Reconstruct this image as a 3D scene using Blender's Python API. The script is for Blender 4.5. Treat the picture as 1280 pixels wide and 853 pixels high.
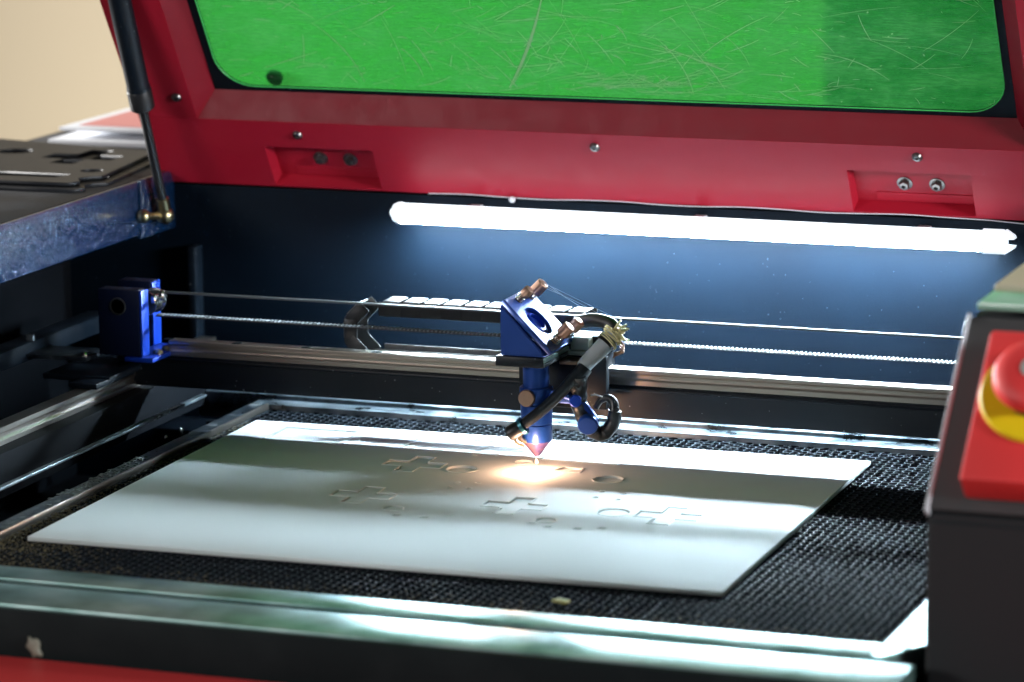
import bpy, bmesh, math, random
from mathutils import Vector, Matrix
random.seed(7)
for o in list(bpy.data.objects): bpy.data.objects.remove(o)
S = bpy.context.scene
COL = S.collection
R = math.radians
MM = 0.001

# ------------------------------------------------------------------ camera
cam_d = bpy.data.cameras.new('camera'); cam = bpy.data.objects.new('camera', cam_d); COL.objects.link(cam)
S.camera = cam
YAW, PITCH, ROLL = 0.357985, 0.190986, -0.010120
cp = Vector((1.1060, -3.06589, 0.72371))
f = Vector((-math.sin(YAW)*math.cos(PITCH), math.cos(YAW)*math.cos(PITCH), -math.sin(PITCH)))
r = Vector((math.cos(YAW), math.sin(YAW), 0)); u = r.cross(f)
r2 = math.cos(ROLL)*r + math.sin(ROLL)*u; u2 = -math.sin(ROLL)*r + math.cos(ROLL)*u
M = Matrix.Identity(4)
for i in range(3):
    M[i][0] = r2[i]; M[i][1] = u2[i]; M[i][2] = -f[i]; M[i][3] = cp[i]
cam.matrix_world = M
cam_d.sensor_width = 36; cam_d.sensor_fit = 'HORIZONTAL'; cam_d.lens = 4505.6/1280*36
cam_d.clip_start = .05; cam_d.clip_end = 60
cam_d.dof.use_dof = True; cam_d.dof.focus_distance = (Vector((.03, -.10, .05))-cp).dot(f)
cam_d.dof.aperture_fstop = 5.4; cam_d.dof.aperture_blades = 0

# ------------------------------------------------------------------ world, lights, exposure
W = bpy.data.worlds.new('World'); S.world = W; W.use_nodes = True
bg = W.node_tree.nodes['Background']; bg.inputs[0].default_value = (.80, .88, 1.0, 1); bg.inputs[1].default_value = .02
S.view_settings.view_transform = 'Standard'; S.view_settings.look = 'None'
S.view_settings.exposure = 0; S.view_settings.gamma = 1
S.cycles.use_denoising = True
S.cycles.max_bounces = 10; S.cycles.transparent_max_bounces = 12
S.cycles.sample_clamp_indirect = 6
S.cycles.caustics_reflective = False; S.cycles.caustics_refractive = False

def area(name, loc, target, sx, sy, power, color):
    d = bpy.data.lights.new(name, 'AREA'); d.shape = 'RECTANGLE'; d.size = sx; d.size_y = sy; d.energy = power; d.color = color
    o = bpy.data.objects.new(name, d); COL.objects.link(o); o.location = loc
    o.rotation_euler = (Vector(target)-Vector(loc)).to_track_quat('-Z', 'Y').to_euler()
    return o
area('fill_above_behind', (.0, 2.3, 3.15), (0, -.2, .2), 1.8, .5, 13, (1.0, .97, .94))  # added fill, placed to clear the lid and reach the red front
area('wall_fill', (-.7, 2.5, -.75), (-.7, 3.4, .0), 3.4, .3, 19, (1.0, .93, .84))  # unseen fill added low behind the machine to brighten the wall
area('fill_left', (-3.3, .7, .78), (-.6, .3, .2), 1.0, .3, 270, (1.0, .98, .95))  # unseen fill added to brighten the deck top and pink board
area('fill_front', (-2.2, -3.8, 1.30), (.0, 0, .2), 1.6, .5, 62, (1.0, .97, .96))  # unseen fill added low in front to light the lid bevel
area('fill_side', (3.3, -1.3, .82), (.4, -.6, .15), .8, .25, 100, (.97, .98, 1.0))  # unseen fill added for the control panel and red front

# ------------------------------------------------------------------ materials
def mat(name, col=(.5,.5,.5), rough=.5, metal=0., spec=.5, coat=0., nscale=0, namp=0., cols=None, bump=0., bscale=200., emit=None, estr=0, rvar=0., trans=0., ior=None, aniso=None):
    m = bpy.data.materials.new(name); m.use_nodes = True
    nt = m.node_tree; b = nt.nodes['Principled BSDF']
    b.inputs['Base Color'].default_value = (*col, 1); b.inputs['Roughness'].default_value = rough
    b.inputs['Metallic'].default_value = metal; b.inputs['Specular IOR Level'].default_value = spec
    b.inputs['Coat Weight'].default_value = coat; b.inputs['Coat Roughness'].default_value = .15
    b.inputs['Transmission Weight'].default_value = trans
    if ior: b.inputs['IOR'].default_value = ior
    tc = nt.nodes.new('ShaderNodeTexCoord')
    if cols or rvar:
        n = nt.nodes.new('ShaderNodeTexNoise'); n.inputs['Scale'].default_value = nscale or 30; n.inputs['Detail'].default_value = 6
        nt.links.new(tc.outputs['Object'], n.inputs['Vector'])
        if cols:
            cr = nt.nodes.new('ShaderNodeValToRGB'); e = cr.color_ramp.elements
            e[0].position = cols[0][0]; e[0].color = (*cols[0][1], 1); e[1].position = cols[-1][0]; e[1].color = (*cols[-1][1], 1)
            for q in cols[1:-1]:
                x = e.new(q[0]); x.color = (*q[1], 1)
            nt.links.new(n.outputs['Fac'], cr.inputs['Fac']); nt.links.new(cr.outputs['Color'], b.inputs['Base Color'])
        if rvar:
            mr = nt.nodes.new('ShaderNodeMapRange'); mr.inputs['From Min'].default_value = .3; mr.inputs['From Max'].default_value = .7
            mr.inputs['To Min'].default_value = max(.02, rough-rvar); mr.inputs['To Max'].default_value = rough+rvar
            nt.links.new(n.outputs['Fac'], mr.inputs['Value']); nt.links.new(mr.outputs['Result'], b.inputs['Roughness'])
    if bump:
        n2 = nt.nodes.new('ShaderNodeTexNoise'); n2.inputs['Scale'].default_value = bscale; n2.inputs['Detail'].default_value = 3
        nt.links.new(tc.outputs['Object'], n2.inputs['Vector'])
        bp = nt.nodes.new('ShaderNodeBump'); bp.inputs['Strength'].default_value = 1; bp.inputs['Distance'].default_value = bump
        nt.links.new(n2.outputs['Fac'], bp.inputs['Height']); nt.links.new(bp.outputs['Normal'], b.inputs['Normal'])
    if emit:
        b.inputs['Emission Color'].default_value = (*emit, 1); b.inputs['Emission Strength'].default_value = estr
    return m

def specks(m, scale, thresh, col, rough=.6):
    """sparse dust specks laid over an existing material"""
    nt = m.node_tree; b = nt.nodes['Principled BSDF']; tc = nt.nodes.new('ShaderNodeTexCoord')
    v = nt.nodes.new('ShaderNodeTexVoronoi'); v.inputs['Scale'].default_value = scale
    nt.links.new(tc.outputs['Object'], v.inputs['Vector'])
    n = nt.nodes.new('ShaderNodeTexNoise'); n.inputs['Scale'].default_value = scale*.13
    nt.links.new(tc.outputs['Object'], n.inputs['Vector'])
    mul = nt.nodes.new('ShaderNodeMath'); mul.operation = 'MULTIPLY'; mul.inputs[1].default_value = thresh*2
    nt.links.new(n.outputs['Fac'], mul.inputs[0])
    sc = nt.nodes.new('ShaderNodeSeparateColor'); nt.links.new(v.outputs['Color'], sc.inputs['Color'])
    m3 = nt.nodes.new('ShaderNodeMath'); m3.operation = 'MULTIPLY'; nt.links.new(mul.outputs[0], m3.inputs[0]); nt.links.new(sc.outputs[0], m3.inputs[1])
    lt = nt.nodes.new('ShaderNodeMath'); lt.operation = 'LESS_THAN'
    nt.links.new(v.outputs['Distance'], lt.inputs[0]); nt.links.new(m3.outputs[0], lt.inputs[1])
    mx = nt.nodes.new('ShaderNodeMix'); mx.data_type = 'RGBA'
    src = b.inputs['Base Color']
    if src.is_linked: nt.links.new(src.links[0].from_socket, mx.inputs[6])
    else: mx.inputs[6].default_value = src.default_value
    mx.inputs[7].default_value = (*col, 1)
    nt.links.new(lt.outputs[0], mx.inputs[0]); nt.links.new(mx.outputs[2], src)

red = mat('red_powder_coat', (.43,.010,.030), .45, bump=.00012, bscale=900, rvar=.06, nscale=40)
red2 = mat('red_plastic', (.85,.050,.050), .5, bump=.0002, bscale=500)
wallm = mat('dark_navy_sheet_metal', (.012,.018,.032), .62, spec=.12, bump=.0001, bscale=700, cols=[(.3,(.0007,.0038,.0090)),(.7,(.0015,.0064,.0140))], nscale=9)
specks(wallm, 170, .085, (.05,.07,.09))
hammer = mat('hammered_blue_black_paint', (.004,.026,.085), .13, bump=.0065, bscale=150, spec=1.0, coat=.9, metal=.0)
deckm = mat('worn_black_deck', (.05,.05,.055), .6, spec=.25, cols=[(.35,(.030,.033,.040)),(.6,(.065,.068,.075))], nscale=24, rvar=.12, bump=.0002, bscale=420)
black = mat('black_anodised', (.004,.008,.014), .42, spec=.3, rvar=.08, nscale=30)
specks(black, 130, .10, (.15,.17,.19))
blackp = mat('black_plastic', (.012,.013,.015), .38)
rubber = mat('black_hose_rubber', (.010,.015,.020), .32, bump=.0004, bscale=260)
alu = mat('worn_aluminium_green_reflection', (.42,.46,.48), .33, metal=.8, cols=[(.36,(.16,.30,.27)),(.5,(.34,.54,.51)),(.62,(.48,.66,.64))], nscale=15, rvar=.05)  # green of the window's reflection is tinted into the metal colour
alud = mat('dirty_steel_frame', (.2,.24,.27), .34, metal=.7, cols=[(.36,(.05,.065,.075)),(.5,(.16,.20,.23)),(.66,(.30,.35,.38))], nscale=30, rvar=.12, bump=.0002, bscale=260)
aludark = mat('grimy_side_frame', (.06,.08,.1), .35, metal=.6, cols=[(.40,(.015,.02,.028)),(.55,(.05,.065,.08)),(.70,(.34,.36,.36))], nscale=42, rvar=.12, bump=.0005, bscale=160)
steel = mat('ground_steel_rail', (.55,.50,.45), .3, metal=1)
chrome = mat('bright_screw_steel', (.62,.62,.60), .22, metal=1)
screwm = mat('darkened_screw_steel', (.30,.29,.28), .3, metal=1)
brass = mat('yellow_zinc_brass', (.62,.52,.30), .28, metal=1)
copper = mat('brownish_knob_metal', (.40,.25,.18), .34, metal=1, rvar=.08, nscale=200)
blue = mat('blue_anodised_aluminium', (.008,.055,.30), .34, metal=.35, bump=.00005, bscale=1500, spec=.6)
bluebr = mat('bright_blue_anodised', (.004,.045,.42), .36, metal=.2)
purple = mat('purple_heat_tinted_nozzle', (.34,.20,.42), .28, metal=.8, cols=[(.35,(.16,.12,.42)),(.65,(.55,.30,.36))], nscale=70)
honey = mat('honeycomb_foil', (.16,.19,.22), .6, metal=.15, spec=.1, cols=[(.35,(.008,.013,.018)),(.65,(.028,.038,.050))], nscale=30)
honeyw = mat('shaded_sooty_cell_wall', (.005,.007,.010), .7, spec=.1)  # soot, with the shade inside the cells put into the colour too
tray = mat('matte_black_tray', (.003,.004,.006), .8, spec=.08)  # even near-black shared by tray, recess wall and guide beam
acr = mat('white_matte_acrylic', (.80,.84,.84), .75, spec=.15)
acre = mat('white_acrylic_cut_edge', (.82,.90,.88), .3)
glow = mat('lit_led_diffuser', (.9,.9,.9), .4, emit=(.68,.87,1.0), estr=560)
glow2 = mat('lit_diffuser_upper_side', (.9,.9,.9), .4, emit=(.80,.93,1.0), estr=2.6)
cap = mat('milky_end_cap', (.85,.88,.9), .35, emit=(.80,.92,1.0), estr=1.1)
cream = mat('cream_nylon_tie', (.86,.80,.46), .45)
ptfe = mat('grey_tape', (.60,.66,.70), .35, bump=.0006, bscale=220)
clear = mat('pale_plastic_clip', (.55,.66,.64), .25)
beltm = mat('grey_toothed_belt', (.07,.08,.09), .6)
chbar = mat('glare_paled_crossbar', (.16,.17,.16), .4)  # lighter than the black cheeks: lamp glare put into the colour
thread = mat('glue_thread', (.6,.7,.75), .4)
yellow = mat('yellow_ring_plastic', (.85,.66,.01), .4)
greyl = mat('grey_button_centre', (.45,.48,.44), .4)
panelm = mat('dark_grey_panel', (.055,.056,.058), .45, bump=.0002, bscale=600)
panelf = mat('black_panel_front', (.010,.013,.015), .55, bump=.0002, bscale=600)
gasket = mat('black_rubber_gasket', (.004,.008,.012), .6, spec=.1)
beige = mat('beige_painted_wall', (.62,.52,.36), .9, cols=[(.3,(.48,.41,.29)),(.7,(.52,.44,.32))], nscale=.6)
greyf = mat('dim_floor', (.2,.19,.18), .8)
cab = mat('dark_green_grey_cabinet', (.035,.10,.085), .6)
pink = mat('pink_film', (.92,.36,.34), .45)
whitep = mat('white_plastic_edge', (.78,.80,.84), .4)
blk_acr = mat('black_acrylic', (.018,.020,.024), .42, spec=.3)
teal = mat('teal_fitting_ring', (.02,.12,.16), .3, metal=.5)
glassg = mat('pale_green_glass', (.35,.62,.48), .12, spec=.8)
creamb = mat('cream_board', (.55,.50,.36), .5)
chip = mat('pale_glue_blob', (.22,.22,.17), .6)
chipy = mat('yellow_offcut', (.36,.34,.10), .5)
dirt = mat('burnt_dirt', (.10,.085,.045), .9)
spark = mat('laser_flame', (1,.8,.5), .5, emit=(1.0,.72,.40), estr=14)

for q, w_ in ((acr, .35), (acre, .7)):
    b_ = q.node_tree.nodes['Principled BSDF']; b_.inputs['Subsurface Weight'].default_value = w_; b_.inputs['Subsurface Radius'].default_value = (1, 1, 1); b_.inputs['Subsurface Scale'].default_value = .006
alu_b = alu.node_tree.nodes['Principled BSDF']
# green scratched acrylic window
gm = bpy.data.materials.new('green_scratched_acrylic'); gm.use_nodes = True
nt = gm.node_tree; nt.nodes.remove(nt.nodes['Principled BSDF']); out = nt.nodes['Material Output']
tc = nt.nodes.new('ShaderNodeTexCoord')
tr = nt.nodes.new('ShaderNodeBsdfTransparent'); tr.inputs[0].default_value = (.30,1,.40,1)
tl = nt.nodes.new('ShaderNodeBsdfTranslucent'); df = nt.nodes.new('ShaderNodeBsdfDiffuse'); gl = nt.nodes.new('ShaderNodeBsdfGlossy')
gl.inputs['Roughness'].default_value = .12
def N(t, **k):
    n = nt.nodes.new(t)
    for a, b in k.items(): n.inputs[a.replace('_', ' ')].default_value = b
    return n
mp = N('ShaderNodeMapping'); mp.inputs['Scale'].default_value = (1, 2.0, 1); nt.links.new(tc.outputs['Object'], mp.inputs[0])
n1 = N('ShaderNodeTexNoise', Scale=14, Detail=9, Roughness=.68, Distortion=.4); nt.links.new(mp.outputs[0], n1.inputs['Vector'])
rp = nt.nodes.new('ShaderNodeValToRGB'); rp.color_ramp.elements[0].position = .42; rp.color_ramp.elements[0].color = (.10,.60,.24,1)
rp.color_ramp.elements[1].position = .58; rp.color_ramp.elements[1].color = (.40,1,.50,1)
mp2 = N('ShaderNodeMapping'); mp2.inputs['Scale'].default_value = (1, 7, 1); mp2.inputs['Rotation'].default_value = (0, 0, .07); nt.links.new(tc.outputs['Object'], mp2.inputs[0])
n2 = N('ShaderNodeTexNoise', Scale=60, Detail=8, Roughness=.75); nt.links.new(mp2.outputs[0], n2.inputs['Vector'])
mxn = N('ShaderNodeMix'); mxn.inputs[0].default_value = .55; nt.links.new(n1.outputs['Fac'], mxn.inputs[2]); nt.links.new(n2.outputs['Fac'], mxn.inputs[3])
nt.links.new(mxn.outputs[0], rp.inputs[0]); nt.links.new(rp.outputs[0], tl.inputs[0]); nt.links.new(rp.outputs[0], df.inputs[0])
a1 = N('ShaderNodeMixShader'); a1.inputs[0].default_value = .15; nt.links.new(tl.outputs[0], a1.inputs[1]); nt.links.new(df.outputs[0], a1.inputs[2])
a2 = N('ShaderNodeMixShader'); ra = N('ShaderNodeMapRange', From_Min=.40, From_Max=.60, To_Min=.25, To_Max=.60); nt.links.new(mxn.outputs[0], ra.inputs[0]); nt.links.new(ra.outputs[0], a2.inputs[0]); nt.links.new(tr.outputs[0], a2.inputs[1]); nt.links.new(a1.outputs[0], a2.inputs[2])
fr = N('ShaderNodeFresnel', IOR=1.35); a3 = N('ShaderNodeMixShader'); nt.links.new(fr.outputs[0], a3.inputs[0]); nt.links.new(a2.outputs[0], a3.inputs[1]); nt.links.new(gl.outputs[0], a3.inputs[2])
nt.links.new(a3.outputs[0], out.inputs['Surface'])
scratch = bpy.data.materials.new('scratch_groove'); scratch.use_nodes = True
nt = scratch.node_tree; b = nt.nodes['Principled BSDF']; tl = nt.nodes.new('ShaderNodeBsdfTranslucent'); tl.inputs[0].default_value = (.85,1,.78,1)
df = nt.nodes.new('ShaderNodeBsdfDiffuse'); df.inputs[0].default_value = (.85,1,.78,1); tt = nt.nodes.new('ShaderNodeBsdfTransparent'); tt.inputs[0].default_value = (.5,1,.5,1)
m1 = nt.nodes.new('ShaderNodeMixShader'); m1.inputs[0].default_value = .4; nt.links.new(tl.outputs[0], m1.inputs[1]); nt.links.new(df.outputs[0], m1.inputs[2])
m2 = nt.nodes.new('ShaderNodeMixShader'); m2.inputs[0].default_value = .95; nt.links.new(tt.outputs[0], m2.inputs[1]); nt.links.new(m1.outputs[0], m2.inputs[2])
nt.links.new(m2.outputs[0], nt.nodes['Material Output'].inputs['Surface']); nt.nodes.remove(b)

# ------------------------------------------------------------------ helpers
def obj(name, bm, m, parent=None, smooth=False, mats=None):
    me = bpy.data.meshes.new(name)
    bmesh.ops.recalc_face_normals(bm, faces=bm.faces)
    bm.to_mesh(me); bm.free()
    o = bpy.data.objects.new(name, me); COL.objects.link(o)
    for q in (mats or [m]): me.materials.append(q)
    if smooth:
        for p in me.polygons: p.use_smooth = True
        if hasattr(me, 'set_sharp_from_angle'): me.set_sharp_from_angle(angle=R(35))
    if parent: o.parent = parent
    return o
def tag(o, label=None, cat=None, group=None, kind=None):
    if label: o['label'] = label
    if cat: o['category'] = cat
    if group: o['group'] = group
    if kind: o['kind'] = kind
    return o
def empty(name, label, cat, group=None):
    o = bpy.data.objects.new(name, None); COL.objects.link(o); o.empty_display_size = .01
    return tag(o, label, cat, group)
def addbox(bm, x0, x1, y0, y1, z0, z1, bev=0, seg=2, mtx=None):
    vs = [bm.verts.new((x, y, z)) for x in (x0, x1) for y in (y0, y1) for z in (z0, z1)]
    F = [(0,1,3,2),(4,6,7,5),(0,4,5,1),(2,3,7,6),(0,2,6,4),(1,5,7,3)]
    fs = [bm.faces.new([vs[i] for i in q]) for q in F]
    es = list({e for fa in fs for e in fa.edges})
    nv = vs
    if bev:
        rr = bmesh.ops.bevel(bm, geom=es, offset=bev, segments=seg, affect='EDGES', profile=.5)
        nv = list({v for fa in rr['faces'] for v in fa.verts} | {v for v in vs if v.is_valid})
    if mtx: bmesh.ops.transform(bm, matrix=mtx, verts=[v for v in nv if v.is_valid])
    return nv
def box(name, x0, x1, y0, y1, z0, z1, m, parent=None, bev=0, mtx=None):
    bm = bmesh.new(); addbox(bm, x0, x1, y0, y1, z0, z1, bev, mtx=mtx)
    return obj(name, bm, m, parent, smooth=bev > 0)
def frame_of(axis):
    z = Vector(axis).normalized(); t = Vector((0, 0, 1)) if abs(z.z) < .9 else Vector((1, 0, 0))
    x = t.cross(z).normalized(); y = z.cross(x)
    return x, y, z
def addlathe(bm, base, axis, prof, n=28, knurl=0):
    """prof: (radius, distance along the axis)"""
    x, y, z = frame_of(axis); base = Vector(base); rings = []
    for rr, h in prof:
        if rr <= 1e-7: rings.append([bm.verts.new(base+z*h)]); continue
        rg = []
        for k in range(n):
            a = 2*math.pi*k/n; q = rr*(1-(knurl if k % 2 else 0))
            rg.append(bm.verts.new(base+z*h+x*(q*math.cos(a))+y*(q*math.sin(a))))
        rings.append(rg)
    for a, b in zip(rings, rings[1:]):
        if len(a) == 1 and len(b) == 1: continue
        for k in range(n):
            k2 = (k+1) % n
            if len(a) == 1: bm.faces.new((a[0], b[k], b[k2]))
            elif len(b) == 1: bm.faces.new((a[k], a[k2], b[0]))
            else: bm.faces.new((a[k], a[k2], b[k2], b[k]))
    for rg, fl in ((rings[0], 1), (rings[-1], 0)):
        if len(rg) > 1: bm.faces.new(rg)
def lathe(name, base, axis, prof, m, parent=None, n=28, knurl=0):
    bm = bmesh.new(); addlathe(bm, base, axis, prof, n, knurl); return obj(name, bm, m, parent, smooth=True)
def spline(pts, k=8):
    P = [Vector(p) for p in pts]; P = [P[0]*2-P[1]]+P+[P[-1]*2-P[-2]]; o = []
    for i in range(1, len(P)-2):
        a, b, c, d = P[i-1:i+3]
        for j in range(k):
            t = j/k; o.append(.5*((2*b)+(c-a)*t+(2*a-5*b+4*c-d)*t*t+(3*b-a-3*c+d)*t**3))
    o.append(P[-2]); return o
def addtube(bm, pts, rad, n=12, ridges=0):
    """rad: number or a function of 0..1"""
    rf = rad if callable(rad) else (lambda t: rad)
    rings = []; x = None
    for i, p in enumerate(pts):
        d = (pts[min(i+1, len(pts)-1)]-pts[max(i-1, 0)]).normalized()
        if x is None: x, y, _ = frame_of(d)
        else: x = (x-d*x.dot(d)).normalized()
        y = d.cross(x); q = rf(i/(len(pts)-1))
        rings.append([bm.verts.new(p+x*(q*math.cos(2*math.pi*k/n))+y*(q*math.sin(2*math.pi*k/n))) for k in range(n)])
    for a, b in zip(rings, rings[1:]):
        for k in range(n): bm.faces.new((a[k], a[(k+1) % n], b[(k+1) % n], b[k]))
    bm.faces.new(rings[0]); bm.faces.new(rings[-1])
def tube(name, pts, rad, m, parent=None, n=12, k=8, curve=True):
    bm = bmesh.new(); addtube(bm, spline(pts, k) if curve else [Vector(p) for p in pts], rad, n); return obj(name, bm, m, parent, smooth=True)
def prism(name, poly, axis, a0, a1, m, parent=None, bev=0):
    """poly in the plane across axis ('x': (y,z), 'y': (x,z), 'z': (x,y)), extruded a0..a1"""
    bm = bmesh.new()
    def V(p, a): return {'x': (a, p[0], p[1]), 'y': (p[0], a, p[1]), 'z': (p[0], p[1], a)}[axis]
    A = [bm.verts.new(V(p, a0)) for p in poly]; B = [bm.verts.new(V(p, a1)) for p in poly]
    bm.faces.new(A); bm.faces.new(B)
    for i in range(len(poly)):
        j = (i+1) % len(poly); bm.faces.new((A[i], A[j], B[j], B[i]))
    if bev: bmesh.ops.bevel(bm, geom=list(bm.edges), offset=bev, segments=2, affect='EDGES')
    return obj(name, bm, m, parent, smooth=bev > 0)
def circle(cx, cy, rr, n=36, ph=0): return [(cx+rr*math.cos(2*math.pi*k/n+ph), cy+rr*math.sin(2*math.pi*k/n+ph)) for k in range(n)]
def holed(name, outline, holes, z0, z1, m, parent=None, bev=0, edge=None, mtx=None):
    """a flat plate with real holes, triangulated"""
    cu = bpy.data.curves.new(name, 'CURVE'); cu.dimensions = '2D'; cu.fill_mode = 'BOTH'
    for lp in [outline]+holes:
        s = cu.splines.new('POLY'); s.points.add(len(lp)-1); s.use_cyclic_u = True
        for p, q in zip(s.points, lp): p.co = (q[0], q[1], 0, 1)
    cu.extrude = (z1-z0)/2-bev; cu.bevel_depth = bev; cu.bevel_resolution = 1; cu.offset = -bev
    t = bpy.data.objects.new(name+'_tmp', cu); COL.objects.link(t)
    dg = bpy.context.evaluated_depsgraph_get(); me = bpy.data.meshes.new_from_object(t.evaluated_get(dg))
    bpy.data.objects.remove(t); bpy.data.curves.remove(cu); me.name = name
    me.transform(Matrix.Translation((0, 0, (z0+z1)/2)))
    if mtx: me.transform(mtx)
    me.materials.clear(); me.materials.append(m)
    if edge:
        me.materials.append(edge)
        for p in me.polygons:
            if abs(p.normal.z) < .9: p.material_index = 1
    o = bpy.data.objects.new(name, me); COL.objects.link(o)
    if parent: o.parent = parent
    return o
def dup(o, loc=None, parent=None, rot=None):
    c = o.copy(); COL.objects.link(c); c.parent = parent
    if loc is not None: c.location = loc
    if rot is not None: c.rotation_euler = rot
    return c

# ------------------------------------------------------------------ room
tag(box('wall', -6, 6, 3.4, 3.5, -1, 3.5, beige), kind='structure')
tag(box('floor', -6, 6, -5, 3.4, -1.02, -.95, greyf), kind='structure')
cb = empty('storage_cabinet', 'dark cabinet standing behind the right part of the green lid window', 'cabinet')
box('cabinet_body', -.355, 1.0, 2.2, 2.38, -.9, 1.9, cab, cb, .004)
box('door', -.350, .315, 2.182, 2.197, -.85, 1.85, cab, cb, .003); box('door', .32, .99, 2.182, 2.197, -.85, 1.85, cab, cb, .003)
tube('handle', [(.29, 2.178, .5), (.29, 2.150, .6), (.29, 2.178, .7)], .006, chrome, cb)

fascm = mat('matte_black_fascia', (.004,.009,.010), .6, spec=.15, cols=[(.4,(.003,.008,.009)),(.65,(.008,.014,.015))], nscale=14)
# ------------------------------------------------------------------ cabinet of the laser cutter
LC = empty('laser_cutter', 'red and black laser cutter body with open bay, side decks and front ledge', 'laser cutter')
box('back_wall', -.62, .9, .200, .215, -.12, .1905, wallm, LC)
box('bay_floor', -.60, .9, -.69, .20, -.14, -.12, tray, LC)
box('recess_wall', -.62, -.60, -.70, .20, -.14, .150, tray, LC)
box('back_ledge', -.48, .50, .14, .20, -.06, -.050, black, LC, .001)
# left deck: hollow hood whose inner face carries the hammered paint
box('deck', -.725, -.4835, -.80, .66, .200, .205, deckm, LC, .0012)
box('deck_edge_panel', -.4835, -.4800, -.80, .120, .150, .2045, hammer, LC, .0014)
box('corner_panel', -.4840, -.4790, .1225, .20, .146, .2050, hammer, LC, .0012)
box('deck_underside', -.725, -.4836, -.80, .66, .150, .1545, wallm, LC)
box('side_wall', -.735, -.725, -.80, .66, -.9, .2035, panelf, LC, .002)
box('rear_cover', -.4836, .9, .2355, .66, -.9, .12, panelf, LC)
box('hinge_cover', -.4836, .9, .2155, .235, .0, .199, panelf, LC)
# front ledge and fascia
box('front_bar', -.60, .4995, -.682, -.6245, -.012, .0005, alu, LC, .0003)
box('front_fascia', -.60, .4985, -.6905, -.6825, -.060, -.0012, fascm, LC, .0004)
box('front_body', -.735, .90, -.86, -.6910, -.9, -.0365, red2, LC, .006)
box('left_front_fill', -.73, -.6005, -.6905, -.60, -.9, -.001, black, LC)
# tray wall beside the bed and left channel
box('tray_wall', -.362, -.356, -.560, .005, .0172, .020, alud, LC, .0008)
box('tray_wall', -.3555, -.335, .000, .006, -.05, -.006, tray, LC, .0005)
for y in (-.088, -.055): lathe('screw', (-.3559, y, -.004), (1, 0, 0), [(.0032, 0), (.0032, .001), (.002, .0022), (0, .0024)], chrome, LC, 14)
box('wall_post', -.457, -.449, .180, .199, .02, .13, black, LC, .001)
# control box at the right
CX0, CX1 = .5, .95
prism('control_housing', [(-.612, -.90), (-.601, .1035), (-.4705, .229), (.20, .229), (.20, -.9)], 'x', CX0+.0008, CX1, panelf, LC, .0035)
sd = Vector((0, .13, .125)).normalized(); sn = Vector((0, -sd.z, sd.y)); P0 = Vector((0, -.601, .1045))
def slope_m():
    m = Matrix.Identity(4)
    for i in range(3): m[i][0] = (1, 0, 0)[i]; m[i][1] = sd[i]; m[i][2] = sn[i]; m[i][3] = P0[i]
    return m
SM = slope_m()
box('control_panel', CX0+.0006, CX1, .0045, .1755, .0016, .0046, panelm, LC, .0012, mtx=SM)
box('panel_edge_trim', CX0-.0008, CX0+.0026, .002, .178, -.002, .0058, ptfe, LC, .0012, mtx=SM)
ES = box('emergency_stop_box', .5265, .640, .014, .146, .0048, .032, red2, LC, .0035, mtx=SM)
cc = SM @ Vector((.572, .090, .0322))
lathe('yellow_ring', cc, sn, [(.030, 0), (.0425, 0), (.0430, .002), (.0415, .0042), (.024, .005)], yellow, ES, 48)
lathe('collar', cc+sn*.005, sn, [(.0235, 0), (.0235, .009), (.019, .010), (.019, .016)], blackp, ES, 40)
lathe('mushroom_button', cc+sn*.0175, sn, [(.019, 0), (.029, .001), (.0305, .005), (.0295, .010), (.026, .014), (.018, .0165), (.008, .0172)], red2, ES, 48)
lathe('button_centre', cc+sn*.0342, sn, [(.0085, 0), (.0085, .0012), (.006, .0018)], greyl, ES, 32)

# ------------------------------------------------------------------ lid (tray shaped, tipped back about its rear edge)
AL = R(58); LD = Vector((0, -math.cos(AL), math.sin(AL))); LN = Vector((0, -math.sin(AL), -math.cos(AL))); LH = Vector((0, .2, .19))
LM = Matrix.Identity(4)
for i in range(3): LM[i][0] = (1, 0, 0)[i]; LM[i][1] = LD[i]; LM[i][2] = LN[i]; LM[i][3] = LH[i]
LID = empty('machine_lid', 'open red lid with green scratched window, tipped up behind the bay', 'lid')
def lid_part(name, bm, m, parent=None, smooth=False, mats=None):
    bmesh.ops.transform(bm, matrix=LM, verts=bm.verts); return obj(name, bm, m, parent or LID, smooth, mats)
OX0, OX1, OV0, OV1 = -.429, .412, .088, .450; IX0, IX1, IV0, IV1 = -.413, .394, .1085, .432; XL0, XL1, VL0, VL1 = -.494, .470, .004, .52; DEP = -.022
# flange: four strips round the opening, with the hinge recesses left open in the lower strip
REC = [(-.365, -.250, .0062, .0555), (.231, .349, .0062, .0565)]
def strip_grid(bm, x0, x1, v0, v1, z0, z1, recs):
    xs = sorted({x0, x1} | {q for r_ in recs for q in r_[:2]}); 
    for a, b in zip(xs, xs[1:]):
        rr = [r_ for r_ in recs if r_[0] <= a+1e-6 and b <= r_[1]+1e-6]
        if rr:
            addbox(bm, a, b, v0, rr[0][2], z0, z1); addbox(bm, a, b, rr[0][3], v1, z0, z1)
        else: addbox(bm, a, b, v0, v1, z0, z1)
    bmesh.ops.remove_doubles(bm, verts=bm.verts, dist=1e-6)
    # drop the inner doubled faces where blocks touch
    seen = {}
    for fa in list(bm.faces):
        k = frozenset(v.index for v in fa.verts) if False else tuple(sorted((round(v.co.x, 6), round(v.co.y, 6), round(v.co.z, 6)) for v in fa.verts))
        seen.setdefault(k, []).append(fa)
    bmesh.ops.delete(bm, geom=[fa for l in seen.values() if len(l) > 1 for fa in l], context='FACES')
    bmesh.ops.remove_doubles(bm, verts=bm.verts, dist=1e-6)
bm = bmesh.new(); strip_grid(bm, XL0, XL1, VL0, OV0, -.002, 0, REC); lid_part('lower_flange', bm, red)
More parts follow.
